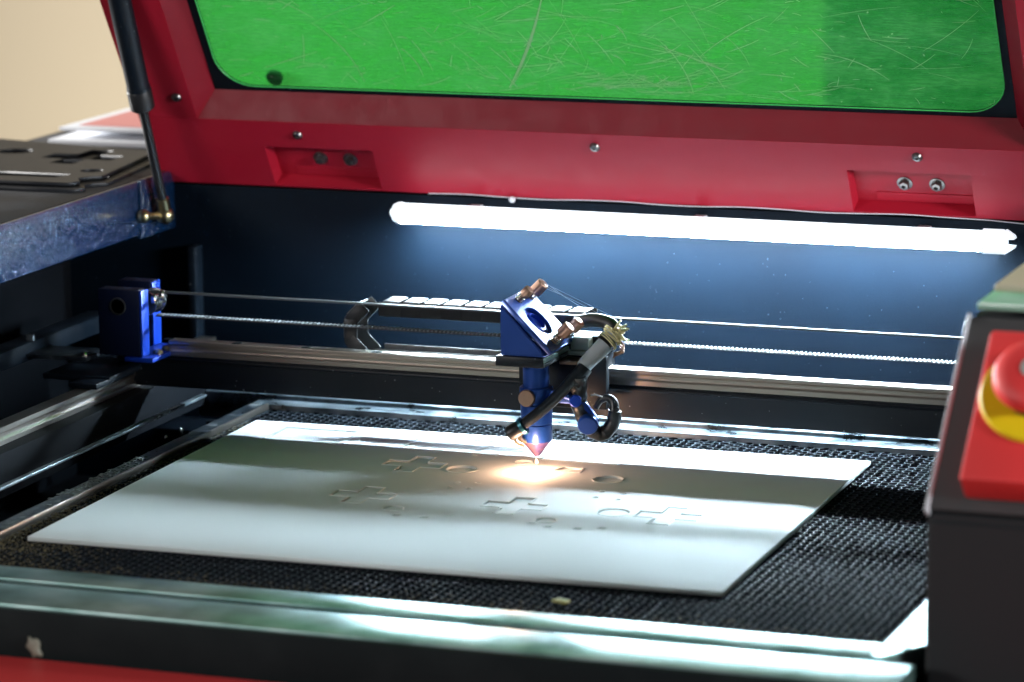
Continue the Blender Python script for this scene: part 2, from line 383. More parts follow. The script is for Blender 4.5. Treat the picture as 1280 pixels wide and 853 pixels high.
bm = bmesh.new(); addbox(bm, XL0, OX0, OV0+.0004, VL1, -.002, 0); lid_part('side_flange', bm, red)
bm = bmesh.new(); addbox(bm, OX1, XL1, OV0+.0004, VL1, -.002, 0); lid_part('side_flange', bm, red)
bm = bmesh.new(); addbox(bm, OX0+.0004, OX1-.0004, OV1, VL1, -.002, 0); lid_part('upper_flange', bm, red)
for r_ in REC:
    bm = bmesh.new(); x0, x1, v0, v1 = r_; d = -.016
    a = [bm.verts.new(q) for q in ((x0, v0, -.0005), (x1, v0, -.0005), (x1, v1, -.0005), (x0, v1, -.0005))]
    c = [bm.verts.new(q) for q in ((x0+.001, v0+.001, d), (x1-.001, v0+.001, d), (x1-.001, v1-.001, d), (x0+.001, v1-.001, d))]
    bm.faces.new(c)
    for i in range(4): bm.faces.new((a[i], a[(i+1) % 4], c[(i+1) % 4], c[i]))
    hp = lid_part('hinge_recess', bm, red)
    bm = bmesh.new(); addbox(bm, x0+.02, x1-.004, v0+.0025, v0+.012, d, d+.0012, .0003); lid_part('hinge_leaf', bm, red, hp)
    xb = (-.313, -.281) if x0 < 0 else (.283, .314)
    for xx in xb:
        bm = bmesh.new(); b_ = Vector((xx-.003, .030, d))
        addlathe(bm, b_, (0, 0, 1), [(.0075, 0), (.0075, .001), (.0050, .0012), (.0050, .0018)], 24)
        addlathe(bm, b_+Vector((0, 0, .0018)), (0, 0, 1), [(.0052, 0), (.0052, .0030), (.0045, .0038), (.0022, .0040), (.0020, .002), (0, .002)], 6)
        lid_part('bolt', bm, screwm, hp, True)
# walls of the opening, each its own bent strip
def quadstrip(name, pts4, m=red, th=.0015, parent=None):
    bm = bmesh.new(); v = [bm.verts.new(p) for p in pts4]; bm.faces.new(v)
    bmesh.ops.solidify(bm, geom=bm.faces[:], thickness=th)
    return lid_part(name, bm, m, parent)
o4 = [(OX0, OV0, -.0005), (OX1, OV0, -.0005), (OX1, OV1, -.0005), (OX0, OV1, -.0005)]; i4 = [(IX0, IV0, DEP), (IX1, IV0, DEP), (IX1, IV1, DEP), (IX0, IV1, DEP)]
for k in range(4): quadstrip('opening_bevel', [o4[k], o4[(k+1) % 4], i4[(k+1) % 4], i4[k]])
for nm, q in (('outer_skirt', [(XL0, VL0, -.001), (XL1, VL0, -.001), (XL1, VL0, -.05), (XL0, VL0, -.05)]), ('outer_skirt', [(XL0, VL0, -.001), (XL0, VL0, -.05), (XL0, VL1, -.05), (XL0, VL1, -.001)]),
              ('outer_skirt', [(XL1, VL0, -.001), (XL1, VL1, -.001), (XL1, VL1, -.05), (XL1, VL0, -.05)]), ('outer_skirt', [(XL0, VL1, -.001), (XL0, VL1, -.05), (XL1, VL1, -.05), (XL1, VL1, -.001)])):
    quadstrip(nm, q)
def rrect(x0, x1, y0, y1, rad, n=9):
    o = []
    for cx, cy, a0 in ((x1-rad, y0+rad, -90), (x1-rad, y1-rad, 0), (x0+rad, y1-rad, 90), (x0+rad, y0+rad, 180)):
        for k in range(n): a = R(a0+90*k/(n-1)); o.append((cx+rad*math.cos(a), cy+rad*math.sin(a)))
    return o
# gasket sheet behind the opening with a rounded cut-out, green window behind it
GX0, GX1, GV0, GV1 = -.4040, .3860, .1135, .425
outer = holed('outer_panel', [(XL0+.002, VL0+.002), (XL1-.002, VL0+.002), (XL1-.002, VL1-.002), (XL0+.002, VL1-.002)], [rrect(GX0-.012, GX1+.012, GV0-.012, GV1+.012, .04)], DEP-.008, DEP-.006, red, LID, mtx=LM)
gk = holed('window_gasket', [(IX0-.005, IV0-.005), (IX1+.005, IV0-.005), (IX1+.005, IV1+.005), (IX0-.005, IV1+.005)], [rrect(GX0, GX1, GV0, GV1, .036)], DEP-.0028, DEP-.0008, gasket, LID, mtx=LM)
rim = rrect(GX0, GX1, GV0, GV1, .036)
bm = bmesh.new(); ring = []
for (x, y) in rim: ring.append(Vector((x, y, DEP-.0006)))
ring.append(ring[0]); ring.append(ring[1]); addtube(bm, ring, .0006, 6)
edgem = bpy.data.materials.new('bright_green_acrylic_edge'); edgem.use_nodes = True; be = edgem.node_tree.nodes['Principled BSDF']; be.inputs['Base Color'].default_value = (.10,.85,.20,1); be.inputs['Roughness'].default_value = .4
WIN = bpy.data.objects.new('window_pane', None)
bmw = bmesh.new(); addbox(bmw, GX0-.006, GX1+.006, GV0-.006, GV1+.006, DEP-.0055, DEP-.0030)
bpy.data.objects.remove(WIN)
# window keeps its own axes so that the streaks follow it
me = bpy.data.meshes.new('window_pane'); bmesh.ops.recalc_face_normals(bmw, faces=bmw.faces); bmw.to_mesh(me); bmw.free(); me.materials.append(gm)
WIN = bpy.data.objects.new('window_pane', me); COL.objects.link(WIN); WIN.parent = LID; WIN.matrix_world = LM; WIN['label'] = 'translucent green acrylic pane, scratched all over'
lid_part('window_rim', bm, edgem, None, True)
# scratches, thin raised hairs of scuffed acrylic on the pane
def scratch_line(bm, x, v, ang, ln, w, curv=0):
    z = DEP-.00288; n = max(3, int(ln/.006)); pts = []
    for k in range(n+1):
        t = k/n; a = ang+curv*t
        pts.append((x, v)); x += math.cos(a)*ln/n; v += math.sin(a)*ln/n
    prev = None
    for k, (px, pv) in enumerate(pts):
        a = ang+curv*k/n; ww = w*(.35+.65*math.sin(math.pi*min(1, (k+.5)/(n+1))))
        if not (GX0+.004 < px < GX1-.004 and GV0+.004 < pv < GV1): prev = None; continue
        c = (bm.verts.new((px-math.sin(a)*ww/2, pv+math.cos(a)*ww/2, z)), bm.verts.new((px+math.sin(a)*ww/2, pv-math.cos(a)*ww/2, z)))
        if prev: bm.faces.new((prev[0], prev[1], c[1], c[0]))
        prev = c
bm = bmesh.new()
scratch_line(bm, -.103, .116, R(57), .14, .0024, R(14))
scratch_line(bm, -.100, .118, R(57), .14, .0008, R(16))
for k in range(330):
    x = random.uniform(GX0, GX1); v = random.uniform(GV0, GV0+.15); clus = random.random()
    if clus < .45: x = random.gauss(-.01, .14); v = random.gauss(.16, .045)
    a = random.choice([R(-50)+random.gauss(0, .2), R(-8)+random.gauss(0, .2), R(5)+random.gauss(0, .15), R(40)+random.gauss(0, .4)])
    scratch_line(bm, x, v, a, random.choice([.008, .015, .03, .06])*random.uniform(.5, 1.5), random.choice([.0004, .0006, .0009]), random.gauss(0, .4))
for k in range(70): scratch_line(bm, random.gauss(.02, .07), random.gauss(.130, .006), R(8)+random.gauss(0, .12), random.uniform(.01, .06), .0005, random.gauss(0, .3))
for k in range(55): scratch_line(bm, random.uniform(GX0, GX1), random.uniform(GV0, GV0+.15), random.uniform(0, 3), random.uniform(.001, .003), random.uniform(.0006, .0018))
o = obj('scratches', bm, scratch, LID); o.data.transform(LM); o['kind'] = 'stuff'
bm = bmesh.new(); addlathe(bm, Vector((-.348, .120, DEP-.0058)), (0, 0, -1), [(.0085, 0), (.0085, .004), (.006, .006)], 24); lid_part('bumper', bm, blackp, None, True)
for x, v in ((-.4445, .1145), (-.325, .072), (-.015, .072), (.301, .076)):
    bm = bmesh.new(); addlathe(bm, Vector((x, v, 0)), (0, 0, 1), [(.0052, 0), (.0050, .001), (.0036, .0026), (.0016, .003), (.0014, .0015), (0, .0015)], 20); lid_part('screw', bm, screwm, None, True)

# ------------------------------------------------------------------ gas strut
GS = empty('gas_strut', 'black gas strut holding the lid up at the left corner', 'gas strut')
sa = Vector((-.466, .150, .170)); sb = Vector((-.466, .0555, .411)); ax = (sb-sa).normalized(); L = (sb-sa).length
spx = -.466
lathe('rod', sa+ax*.010, ax, [(.0048, 0), (.0048, .125)], blackp, GS, 20)
lathe('cylinder', sa+ax*.122, ax, [(.0085, -.006), (.0118, -.003), (.0118, .020), (.0112, .0205), (.0112, L+.06)], black, GS, 32)
lathe('collar', sa+ax*.1155, ax, [(.0085, 0), (.0122, .003), (.0124, .022), (.0118, .023)], blackp, GS, 32)
lathe('socket', sa+ax*-.003, ax, [(.0060, 0), (.0065, .004), (.0065, .018), (.0052, .019)], brass, GS, 24)
bm = bmesh.new(); bmesh.ops.create_uvsphere(bm, u_segments=24, v_segments=16, radius=.0092, matrix=Matrix.Translation(sa+Vector((0, 0, -.0035)))); obj('ball_housing', bm, brass, GS, True)
lathe('stud', (-.4788, sa.y-.006, sa.z-.004), (1, .35, 0), [(.0030, 0), (.0030, .02)], brass, GS, 16)
bm = bmesh.new(); bmesh.ops.create_uvsphere(bm, u_segments=20, v_segments=14, radius=.0070, matrix=Matrix.Translation((-.474, .118, .170))); obj('stud_nut', bm, brass, GS, True)
tube('stud', [(-.474, .118, .170), (-.472, .132, .168), (-.468, .146, .167)], .0035, brass, GS)

# ------------------------------------------------------------------ LED tube on the back wall
TB = empty('led_tube', 'glowing white LED tube mounted along the dark back wall', 'lamp')
TY, TZ = .168, .1775
dfo = lathe('diffuser', (-.2175, TY, TZ), (1, 0, 0), [(.0098, 0), (.0098, .580)], glow, TB, 48)
dfo.data.materials.append(glow2)
for p in dfo.data.polygons:
    if p.normal.y*(-.42)+p.normal.z*(-.91) < .56: p.material_index = 1
lathe('end_cap', (-.229, TY, TZ), (1, 0, 0), [(.0035, 0), (.0038, .002), (.0085, .0035), (.0106, .008), (.0106, .0115)], cap, TB, 32)
ec = lathe('end_cap', (.3625, TY, TZ), (1, 0, 0), [(.0116, 0), (.0116, .019), (.010, .0215)], cap, TB, 32)
for s_ in (-1, 1): prism('clip_prong', [(.3835, TZ+s_*.0030), (.3835, TZ+s_*.0112), (.3915, TZ+s_*.0060), (.3925, TZ+s_*.0034)], 'y', TY-.006, TY+.006, cap, ec)
for x in (-.15, .08, .30): box('mounting_clip', x-.006, x+.006, TY+.0105, .1998, TZ-.007, TZ+.007, whitep, TB, .001)
pts = [(-.20+.04*k, .1955, .1935+.0009*math.sin(k*1.7)) for k in range(15)]+[(.39, .1955, .191), (.45, .196, .188)]
tag(tube('lamp_cable', pts, .00045, whitep, None, 8), 'thin pale wire running just above the glowing tube', 'cable')
tag(lathe('cable_clip', (-.112, .1955, .1905), (.2, -1, .5), [(.0028, 0), (.0034, .003), (.0022, .005), (.0012, .008)], whitep, None, 12), 'small white clip holding the thin wire above the tube', 'clip')

# ------------------------------------------------------------------ honeycomb bed
HB = empty('honeycomb_bed', 'dark honeycomb cutting bed in a worn metal frame', 'cutting bed')
FX0, FX1, FY0, FY1 = -.3175, .461, -.578, .062
box('bed_tray', FX0-.01, FX1+.01, FY0-.005, FY1+.005, -.030, -.0225, tray, HB)
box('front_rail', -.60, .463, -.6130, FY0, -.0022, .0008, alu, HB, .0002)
box('slot_shade_block', -.60, .463, -.6115, FY0+.001, -.022, -.0024, tray, HB)  # black block added under the rail: shade of the front slot
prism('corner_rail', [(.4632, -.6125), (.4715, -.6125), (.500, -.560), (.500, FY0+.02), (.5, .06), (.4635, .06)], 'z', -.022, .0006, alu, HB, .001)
lathe('corner_screw', (.4805, -.583, .0004), (0, 0, 1), [(.0055, 0), (.0055, .0006), (.0035, .0007), (.003, -.001), (0, -.001)], gasket, HB, 20)
prism('left_rail', [(-.3365, -.612), (FX0, -.5775), (FX0, .060), (-.3365, .060)], 'z', -.022, .0008, aludark, HB, .001)
box('left_lip', FX0-.0012, FX0+.0014, FY0+.001, .060, -.004, .0022, steel, HB, .0004)
box('rear_rail', -.3365, .50, .0625, .0860, -.022, .0005, alud, HB, .001)
box('rear_bar', -.405, .50, .0885, .1320, -.022, .0040, alud, HB, .0012)
# cells: stretched hexagons of thin foil
bm = bmesh.new()
D, Hh, T = .0097, .0100, .00042; zt, zb = -.0042, -.0205
px_, py_ = D*.75, Hh
def wallseg(a, b):
    dx, dy = b[0]-a[0], b[1]-a[1]; l = math.hypot(dx, dy); nx, ny = -dy/l*T, dx/l*T
    j = lambda: random.uniform(-.0002, .0002)
    q = [(a[0]+nx, a[1]+ny), (a[0]-nx, a[1]-ny), (b[0]-nx, b[1]-ny), (b[0]+nx, b[1]+ny)]
    t = [bm.verts.new((x, y, zt+j())) for x, y in q]; g = [bm.verts.new((x, y, zb)) for x, y in q]
    bm.faces.new(t)
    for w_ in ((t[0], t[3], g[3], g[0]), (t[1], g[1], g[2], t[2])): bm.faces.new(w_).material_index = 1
jit = {}
def J(p):
    k = (round(p[0], 5), round(p[1], 5))
    if k not in jit: jit[k] = (p[0]+random.gauss(0, .0005), p[1]+random.gauss(0, .0005))
    return jit[k]
nx_ = int((FX1-FX0)/px_)+1; ny_ = int((FY1-FY0)/py_)+1; done = set()
for i in range(nx_):
    for j in range(ny_):
        cx = FX0+i*px_; cy = FY0+j*py_+(py_/2 if i % 2 else 0)
        if cx > FX1-.004 or cy > FY1-.003 or cx < FX0+.003 or cy < FY0+.003: continue
        # cells wholly under the white sheet are hidden for good: keep only a margin there
        if -.27 < cx < .27 and -.44 < cy < -.04: continue
        vs = [(cx+D/2, cy), (cx+D/4, cy+Hh/2), (cx-D/4, cy+Hh/2), (cx-D/2, cy), (cx-D/4, cy-Hh/2), (cx+D/4, cy-Hh/2)]
        for a, b in zip(vs, vs[1:]+vs[:1]):
            k = frozenset(((round(a[0], 4), round(a[1], 4)), (round(b[0], 4), round(b[1], 4))))
            if k in done: continue
            done.add(k); wallseg(J(a), J(b))
o = obj('honeycomb_cells', bm, honey, HB, mats=[honey, honeyw]); o['kind'] = 'stuff'
# cells below the cut-outs of the sheet
bm = bmesh.new()
for i in range(nx_):
    for j in range(ny_):
        cx = FX0+i*px_; cy = FY0+j*py_+(py_/2 if i % 2 else 0)
        if not (-.145 < cx < .13 and -.19 < cy < -.07): continue
        vs = [(cx+D/2, cy), (cx+D/4, cy+Hh/2), (cx-D/4, cy+Hh/2), (cx-D/2, cy)]
        for a, b in zip(vs, vs[1:]): wallseg(J(a), J(b))
o = obj('honeycomb_cells', bm, honey, HB, mats=[honey, honeyw]); o['kind'] = 'stuff'
# soot and dust in the near left corner and along the front rail
bm = bmesh.new()
for k in range(5200):
    if random.random() < .55: x = FX0+abs(random.gauss(0, .05)); y = random.uniform(FY0, -.40)+abs(random.gauss(0, .05))
    else: x = random.uniform(FX0, FX1); y = FY0+abs(random.gauss(0, .020))
    if random.random() < .15: x = FX0+abs(random.gauss(0, .008)); y = random.uniform(FY0, .0)
    if not (FX0 < x < FX1 and FY0 < y < FY1): continue
    s_ = random.uniform(.0004, .0013); z = zt+.0001; h = s_*random.uniform(.3, .8)
    c = [bm.verts.new((x+s_*math.cos(a), y+s_*math.sin(a), z)) for a in (random.random(), 2+random.random(), 4+random.random())]
    t = bm.verts.new((x, y, z+h))
    for a, b in ((0, 1), (1, 2), (2, 0)): bm.faces.new((c[a], c[b], t))
tag(obj('soot_crumbs', bm, dirt), 'brown soot crumbs scattered over the near left of the honeycomb', 'soot', kind='stuff')
bm = bmesh.new()
for k in range(150):
    y = random.gauss(-.27, .055); x = random.uniform(-.336, -.3195)
    if not -.40 < y < -.14: continue
    s_ = random.uniform(.0005, .0017)
    addbox(bm, x-s_, x+s_, y-s_, y+s_, .0008, .0009+s_*.5, mtx=None)
tag(obj('cutting_swarf', bm, mat('pale_swarf', (.13,.14,.13), .6)), 'pale crumbs of cutting waste on the left rail of the bed', 'debris', kind='stuff')
tag(prism('yellow_offcut', [(.187, -.527), (.199, -.531), (.201, -.524), (.190, -.520)], 'z', -.004, -.0022, chipy), 'tiny yellow offcut lying on the honeycomb in front of the sheet', 'offcut')
tag(prism('pale_offcut', [(-.258, -.578), (-.246, -.580), (-.244, -.574), (-.256, -.572)], 'z', -.004, -.0022, chipy), 'tiny yellowish offcut in the near left corner of the honeycomb', 'offcut')
bm = bmesh.new(); bmesh.ops.create_icosphere(bm, subdivisions=3, radius=1, matrix=Matrix.Translation((-.1765, -.6915, -.0290)) @ Matrix.Rotation(R(-25), 4, 'Y') @ Matrix.Diagonal((.0055, .003, .0085, 1)))
for v in bm.verts: v.co += Vector((math.sin(v.co.z*700), 0, math.sin(v.co.x*900+1)))*.0011
tag(obj('glue_blob', bm, chip, None, True), 'pale blob of dried glue on the black front fascia', 'glue blob')

# ------------------------------------------------------------------ white acrylic sheet
PSI = R(.949); SHM = Matrix.Rotation(PSI, 4, 'Z')
SHT = empty('acrylic_sheet', 'white matte acrylic sheet with cut crosses, circles and slots on the bed', 'acrylic sheet')
SHT.matrix_world = SHM
def cross(cx, cy, a=.0185, b=.0205, g=0):
    hx, hy = a/2, b/2
    P = [(-hx, -hy*3), (hx, -hy*3), (hx, -hy), (hx*3, -hy), (hx*3, hy), (hx, hy), (hx, hy*3), (-hx, hy*3), (-hx, hy), (-hx*3, hy), (-hx*3, -hy), (-hx, -hy)]
    S_ = [(-1,-1),(1,-1),(1,-1),(1,-1),(1,1),(1,1),(1,1),(-1,1),(-1,1),(-1,1),(-1,-1),(-1,-1)]
    return [(cx+p[0]-s[0]*g, cy+p[1]-s[1]*g) for p, s in zip(P, S_)]
def rect(x0, x1, y0, y1, g=0): return [(x0+g, y0+g), (x1-g, y0+g), (x1-g, y1-g), (x0+g, y1-g)]
holes = []; pieces = []
K = .0015
def cut(fn, drop, nm, name='cut_piece', tilt=(0, 0)):
    holes.append(fn(0))
    if drop is not None: pieces.append((fn(K), drop, nm, tilt))
cut(lambda g: cross(-.088, -.132, g=g), .0010, 'cross piece sunk in the shade of the beam')
cut(lambda g: circle(-.040, -.139, .0140-g), .0012, 'round piece sunk in its hole')
cut(lambda g: circle(.097, -.139, .0140-g), .0012, 'large disc sunk at the right of the spot')
cut(lambda g: cross(-.088, -.257, g=g), .0005, 'cross piece at the left', tilt=(.006, .004))
cut(lambda g: cross(.051, -.256, g=g), .0007, 'cross piece in the middle', tilt=(-.008, .005))
cut(lambda g: cross(.187, -.253, g=g), .0004, 'cross piece at the right', tilt=(.01, -.006))
cut(lambda g: circle(.140, -.255, .0140-g), .0006, 'large disc beside the right cross', tilt=(.02, .01))
cut(lambda g: circle(-.045, -.296, .0090-g), .0005, 'small disc at the left')
cut(lambda g: circle(.094, -.298, .0090-g), .0005, 'small disc near the front')
cut(lambda g: circle(.004, -.097, .0085-g), .0010, 'small disc below the nozzle')
cut(lambda g: rect(-.262, -.186, -.0745, -.0185, g), .0016, 'rectangular piece near the far left corner', tilt=(.006, -.006))
cut(lambda g: rect(-.124, -.049, -.0745, -.0225, g), .0006, 'rectangular piece behind the left cross')
cut(lambda g: rect(.014, .087, -.0825, -.0275, g), .0006, 'rectangular piece behind the nozzle')
cut(lambda g: [(.0385, -.120), (.065, -.121), (.063, -.105), (.0450, -.1045)], .0012, 'part cut outline beside the laser spot')
for x, y in ((-26, -188), (-8, -185), (-8, -208), (-25, -210), (107, -185), (127, -186), (129, -209), (108, -207), (-49, -81), (-31, -71), (-4, -73)):
    cut(lambda g, x=x, y=y: circle(x*MM, y*MM, .0028, 14), None, '')
for x, y in ((-34, -317), (-8, -318), (10, -308), (85, -310), (102, -318), (128, -317), (147, -310)):
    cut(lambda g, x=x, y=y: [(x*MM-.0035, y*MM-.002), (x*MM+.0032, y*MM-.0016), (x*MM+.0036, y*MM+.0022), (x*MM-.0028, y*MM+.0018)], None, '')
sh = holed('sheet', [(-.300, -.4772), (.300, -.4772), (.300, 0), (-.300, 0)], holes, -.0040, 0, acr, SHT, bev=.0005, edge=acre)
for k, (pl, drop, nm, tilt) in enumerate(pieces):
    cxm = sum(p[0] for p in pl)/len(pl); cym = sum(p[1] for p in pl)/len(pl)
    q = holed('cut_piece', [(p[0]-cxm, p[1]-cym) for p in pl], [], -.0039, 0, acr, SHT, bev=.0007, edge=acre)
    q.location = (cxm, cym, -drop*.0 - drop); q.rotation_euler = (tilt[0], tilt[1], 0); q['label'] = nm
# the laser leaves a melted lip round every cut
for k, hl in enumerate(holes):
    if len(hl) == 14 or (len(hl) == 4 and abs(hl[1][0]-hl[0][0]) < .01): rl_ = .00035
    else: rl_ = .00060
    bm = bmesh.new(); P_ = [Vector((p[0], p[1], .0001)) for p in hl]; dens = []
    for a, b in zip(P_, P_[1:]+P_[:1]):
        m_ = max(1, int((b-a).length/.004)); dens += [a.lerp(b, t/m_) for t in range(m_)]
    dens += dens[:2]; addtube(bm, dens, (lambda t, r0=rl_: r0*(1+.25*math.sin(t*97))), 8); lip = obj('melted_lip', bm, acre, SHT, True)

# ------------------------------------------------------------------ gantry
GA = empty('gantry', 'black cross beam carrying a steel linear rail over the bed', 'gantry')
prism('beam', [(-.052, .037), (-.0465, .037), (-.0465, .058), (-.018, .060), (-.018, .0665), (-.052, .0665)], 'x', -.425, .485, black, GA, .0008)
RLP = [(-.0500, .0670), (-.0350, .0670), (-.0350, .0715), (-.0368, .0735), (-.0368, .0765), (-.0350, .0785), (-.0350, .0815), (-.0500, .0815), (-.0500, .0785), (-.0482, .0765), (-.0482, .0735), (-.0500, .0715)]
rl = prism('linear_rail', RLP, 'x', -.372, .490, steel, GA, .0003)
hx = -.018-.0715*5
while hx < .48:
    lathe('bolt_hole', (hx, -.0425, .08155), (0, 0, 1), [(.0050, 0), (.0048, .0001), (.0032, .0001)], gasket, rl, 20); hx += .0715
box('lower_lip', -.42, .485, -.0545, -.0523, .0625, .0650, black, GA, .0004)
# end bracket with its two blue cheeks
cheekm = mat('shaded_blue_anodised', (.002,.005,.022), .5, spec=.2)  # cheek fronts: the bracket's blue with its shade put into the colour
BK = box('front_cheek', -.427, -.3845, -.086, -.069, .0715, .1350, cheekm, GA, .0012)
box('cheek_side', -.3840, -.3815, -.0855, -.0700, .0715, .1345, bluebr, BK, .0006)  # side facing the lamp: its light put into this brighter blue
lathe('bearing', (-.4060, -.0860, .1190), (0, -1, 0), [(.0085, 0), (.0085, .0006), (.0070, .0008), (.0068, -.001), (0, -.001)], screwm, BK, 28)
BB = box('rear_cheek', -.434, -.4000, -.030, -.012, .0715, .1335, cheekm, GA, .0012)
box('cheek_side', -.3996, -.3970, -.0295, -.0125, .0715, .1330, bluebr, BB, .0006)
box('bracket_foot', -.400, -.3700, -.088, -.0125, .0668, .0712, bluebr, GA, .0008)
lathe('idler_pulley', (-.3905, -.060, .1180), (0, 1, 0), [(.0120, 0), (.0120, .0015), (.0095, .002), (.0095, .020), (.0120, .0205), (.0120, .022)], chrome, GA, 32)
lathe('pulley_bolt', (-.3805, -.0640, .1235), (1, 0, 0), [(.0035, 0), (.0050, .001), (.0050, .004), (.003, .0055)], chrome, GA, 16)
lathe('pulley_bolt', (-.3800, -.0480, .1245), (1, 0, 0), [(.0035, 0), (.0050, .001), (.0050, .004), (.003, .0055)], chrome, GA, 16)
for y in (-.064, -.045): lathe('foot_bolt', (-.3760, y, .0712), (0, 0, 1), [(.0045, 0), (.0048, .002), (.003, .004)], brass, GA, 16)
box('side_bracket', -.512, -.4350, -.098, -.050, .0660, .0700, aludark, GA, .0008)
box('bracket_tab', -.508, -.500, -.080, -.076, .0702, .0850, alud, GA, .0006)
for x in (-.508, -.441): lathe('bracket_screw', (x, -.090, .0700), (0, 0, 1), [(.0035, 0), (.0035, .002), (.002, .0032)], chrome, GA, 14)
box('carriage_plate', -.47, -.40, -.12, .0, .052, .0575, black, GA, .001)
# belt loop
BE = empty('drive_belt', 'thin toothed drive belt stretched in two runs above the rail', 'belt')
box('upper_run', -.390, .50, -.0500, -.0425, .1268, .1282, beltm, BE, .0002)
bm = bmesh.new(); addbox(bm, -.385, .50, -.0500, -.0425, .1040, .1050); lo = obj('lower_run', bm, blackp, BE)
bm = bmesh.new(); x = -.383
while x < .498:
    addbox(bm, x, x+.0017, -.0500, -.0425, .1051, .1064); x += .0040
o = obj('belt_teeth', bm, mat('pale_belt_teeth', (.22,.24,.26), .55), lo); o['kind'] = 'stuff'

for q in (GA, BE): q.location = (-.0065, .020, -.0043)
# linear guide along the left side
LG = empty('side_guide', 'bright steel guide rail running front to back at the left', 'guide rail')
prism('guide_rail', [(-.4300, .0300), (-.4130, .0300), (-.4130, .0345), (-.4150, .0370), (-.4150, .0395), (-.4130, .0420), (-.4130, .0460), (-.4300, .0460)], 'y', -.68, .15, steel, LG, .0004)
box('guide_beam', -.445, -.398, -.68, .15, -.010, .0297, tray, LG, .001)
box('guide_block', -.436, -.407, -.125, -.045, .0462, .0515, black, LG, .001)
tag(box('rear_guide_cover', -.53, -.505, -.68, .10, .058, .075, black, None, .001), 'dull metal cover strip in the dark recess under the left deck', 'cover strip')

# drag chain behind the beam
CH = empty('drag_chain', 'black cable drag chain with glare-paled crossbars looping behind the beam', 'cable chain')
path = []
for k in range(1, 11): path.append((Vector((.040-.0205*k, 0, .1125)), 0))
cxr, rad_ = .040-.0205*10-.014, .0225
for k in range(1, 4):
    a = R(90+45*k); path.append((Vector((cxr+rad_*math.cos(a)-.004, 0, .090+rad_*math.sin(a))), R(45*k)))
for k in range(11): path.append((Vector((cxr+.008+.0205*k, 0, .0675)), R(180)))
def link_mesh(dark):
    bm = bmesh.new()
    if dark is not False:
        y = dark; addbox(bm, -.0118, .0118, y, y+.002, -.0068, .0068, .001)
    else:
        addbox(bm, -.0078, .0078, -.0126, .0126, .0062, .0078, .0005)
    return bm
lk = obj('link_cheek', link_mesh(-.0145), blackp, None, True); lk2 = obj('link_cheek', link_mesh(.0125), blackp, None, True); lb = obj('link_crossbar', link_mesh(False), chbar, None, True)
for k, (p, a) in enumerate(path):
    q = lk if k == 0 else dup(lk); q.name = 'chain_link'; c2 = lk2 if k == 0 else dup(lk2); c2.parent = q; q.parent = CH; q.location = p+Vector((0, .020, 0)); q.rotation_euler = (0, -a, 0)
    if k > 12: continue
    b2 = lb if k == 0 else dup(lb); b2.parent = q; b2.location = (0, 0, 0); b2.rotation_euler = (0, 0, 0)

# ------------------------------------------------------------------ laser head
LH_ = empty('laser_carriage', 'blue laser head with mirror mount, thumb knobs and pointed nozzle', 'laser head')
box('head_plate', -.0090, .0360, -.1285, -.0620, .0940, .1030, black, LH_, .0008)
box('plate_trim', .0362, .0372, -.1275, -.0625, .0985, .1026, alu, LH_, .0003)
box('plate_trim', .0362, .0370, -.1275, -.0625, .0945, .0975, alud, LH_, .0003)
MMT = prism('mirror_mount', [(-.0050, .1034), (.0360, .1034), (.0335, .1085), (-.0050, .1490)], 'y', -.1255, -.0640, blue, LH_, .0009)
# tilted mirror plate on the sloping face
h0 = Vector((-.0050, 0, .1500)); h1 = Vector((.0400, 0, .1050)); hd = (h1-h0).normalized(); hn = Vector((-hd.z, 0, hd.x)); hn = Vector((.7071, 0, .7071))
HM = Matrix.Identity(4)
for i in range(3): HM[i][0] = hd[i]; HM[i][1] = (0, 1, 0)[i]; HM[i][2] = hn[i]; HM[i][3] = h0[i]
HL = (h1-h0).length
lilac = mat('pale_blue_anodised_face', (.22,.27,.50), .30, metal=.6)
mp_ = holed('mirror_plate', [(0, -.1262), (HL, -.1262), (HL, -.0632), (0, -.0632)], [circle(HL*.50, -.0990, .0155, 36)], .0008, .0056, lilac, LH_, bev=.0006, edge=blue, mtx=HM)
bm = bmesh.new(); addlathe(bm, Vector((HL*.50, -.0990, .0002)), (0, 0, 1), [(.0150, 0), (.0150, .0008), (.0105, .0010), (.0100, .0040), (.0085, .0046), (.0080, .0012), (0, .0012)], 36)
bmesh.ops.transform(bm, matrix=HM, verts=bm.verts); obj('mirror_cell', bm, bluebr, LH_, True)
def knob(s_, y, rk, ln, stem, col=copper):
    base = HM @ Vector((s_, y, .0055))
    kb = lathe('thumb_knob', base+hn*stem, hn, [(rk*.86, 0), (rk, .0008), (rk, ln-.0006), (rk*.9, ln), (rk*.3, ln+.0002)], col, LH_, 48, .05)
    lathe('knob_stem', base, hn, [(rk*.5, 0), (rk*.5, stem)], copper, kb, 16)
    x_, y_, _ = frame_of(hn); n = 60; tn = 4.5
    pts = [base+hn*(stem*(k/n))+x_*(rk*.72*math.cos(2*math.pi*tn*k/n))+y_*(rk*.72*math.sin(2*math.pi*tn*k/n)) for k in range(n+1)]
    tube('spring', pts, .0005, chrome, kb, 6, curve=False)
knob(.0085, -.0760, .0058, .0125, .0065, ptfe if False else copper)
knob(.0070, -.1030, .0046, .0085, .0075)
knob(.0560, -.1080, .0056, .0110, .0110)
knob(.0560, -.0760, .0056, .0110, .0090)
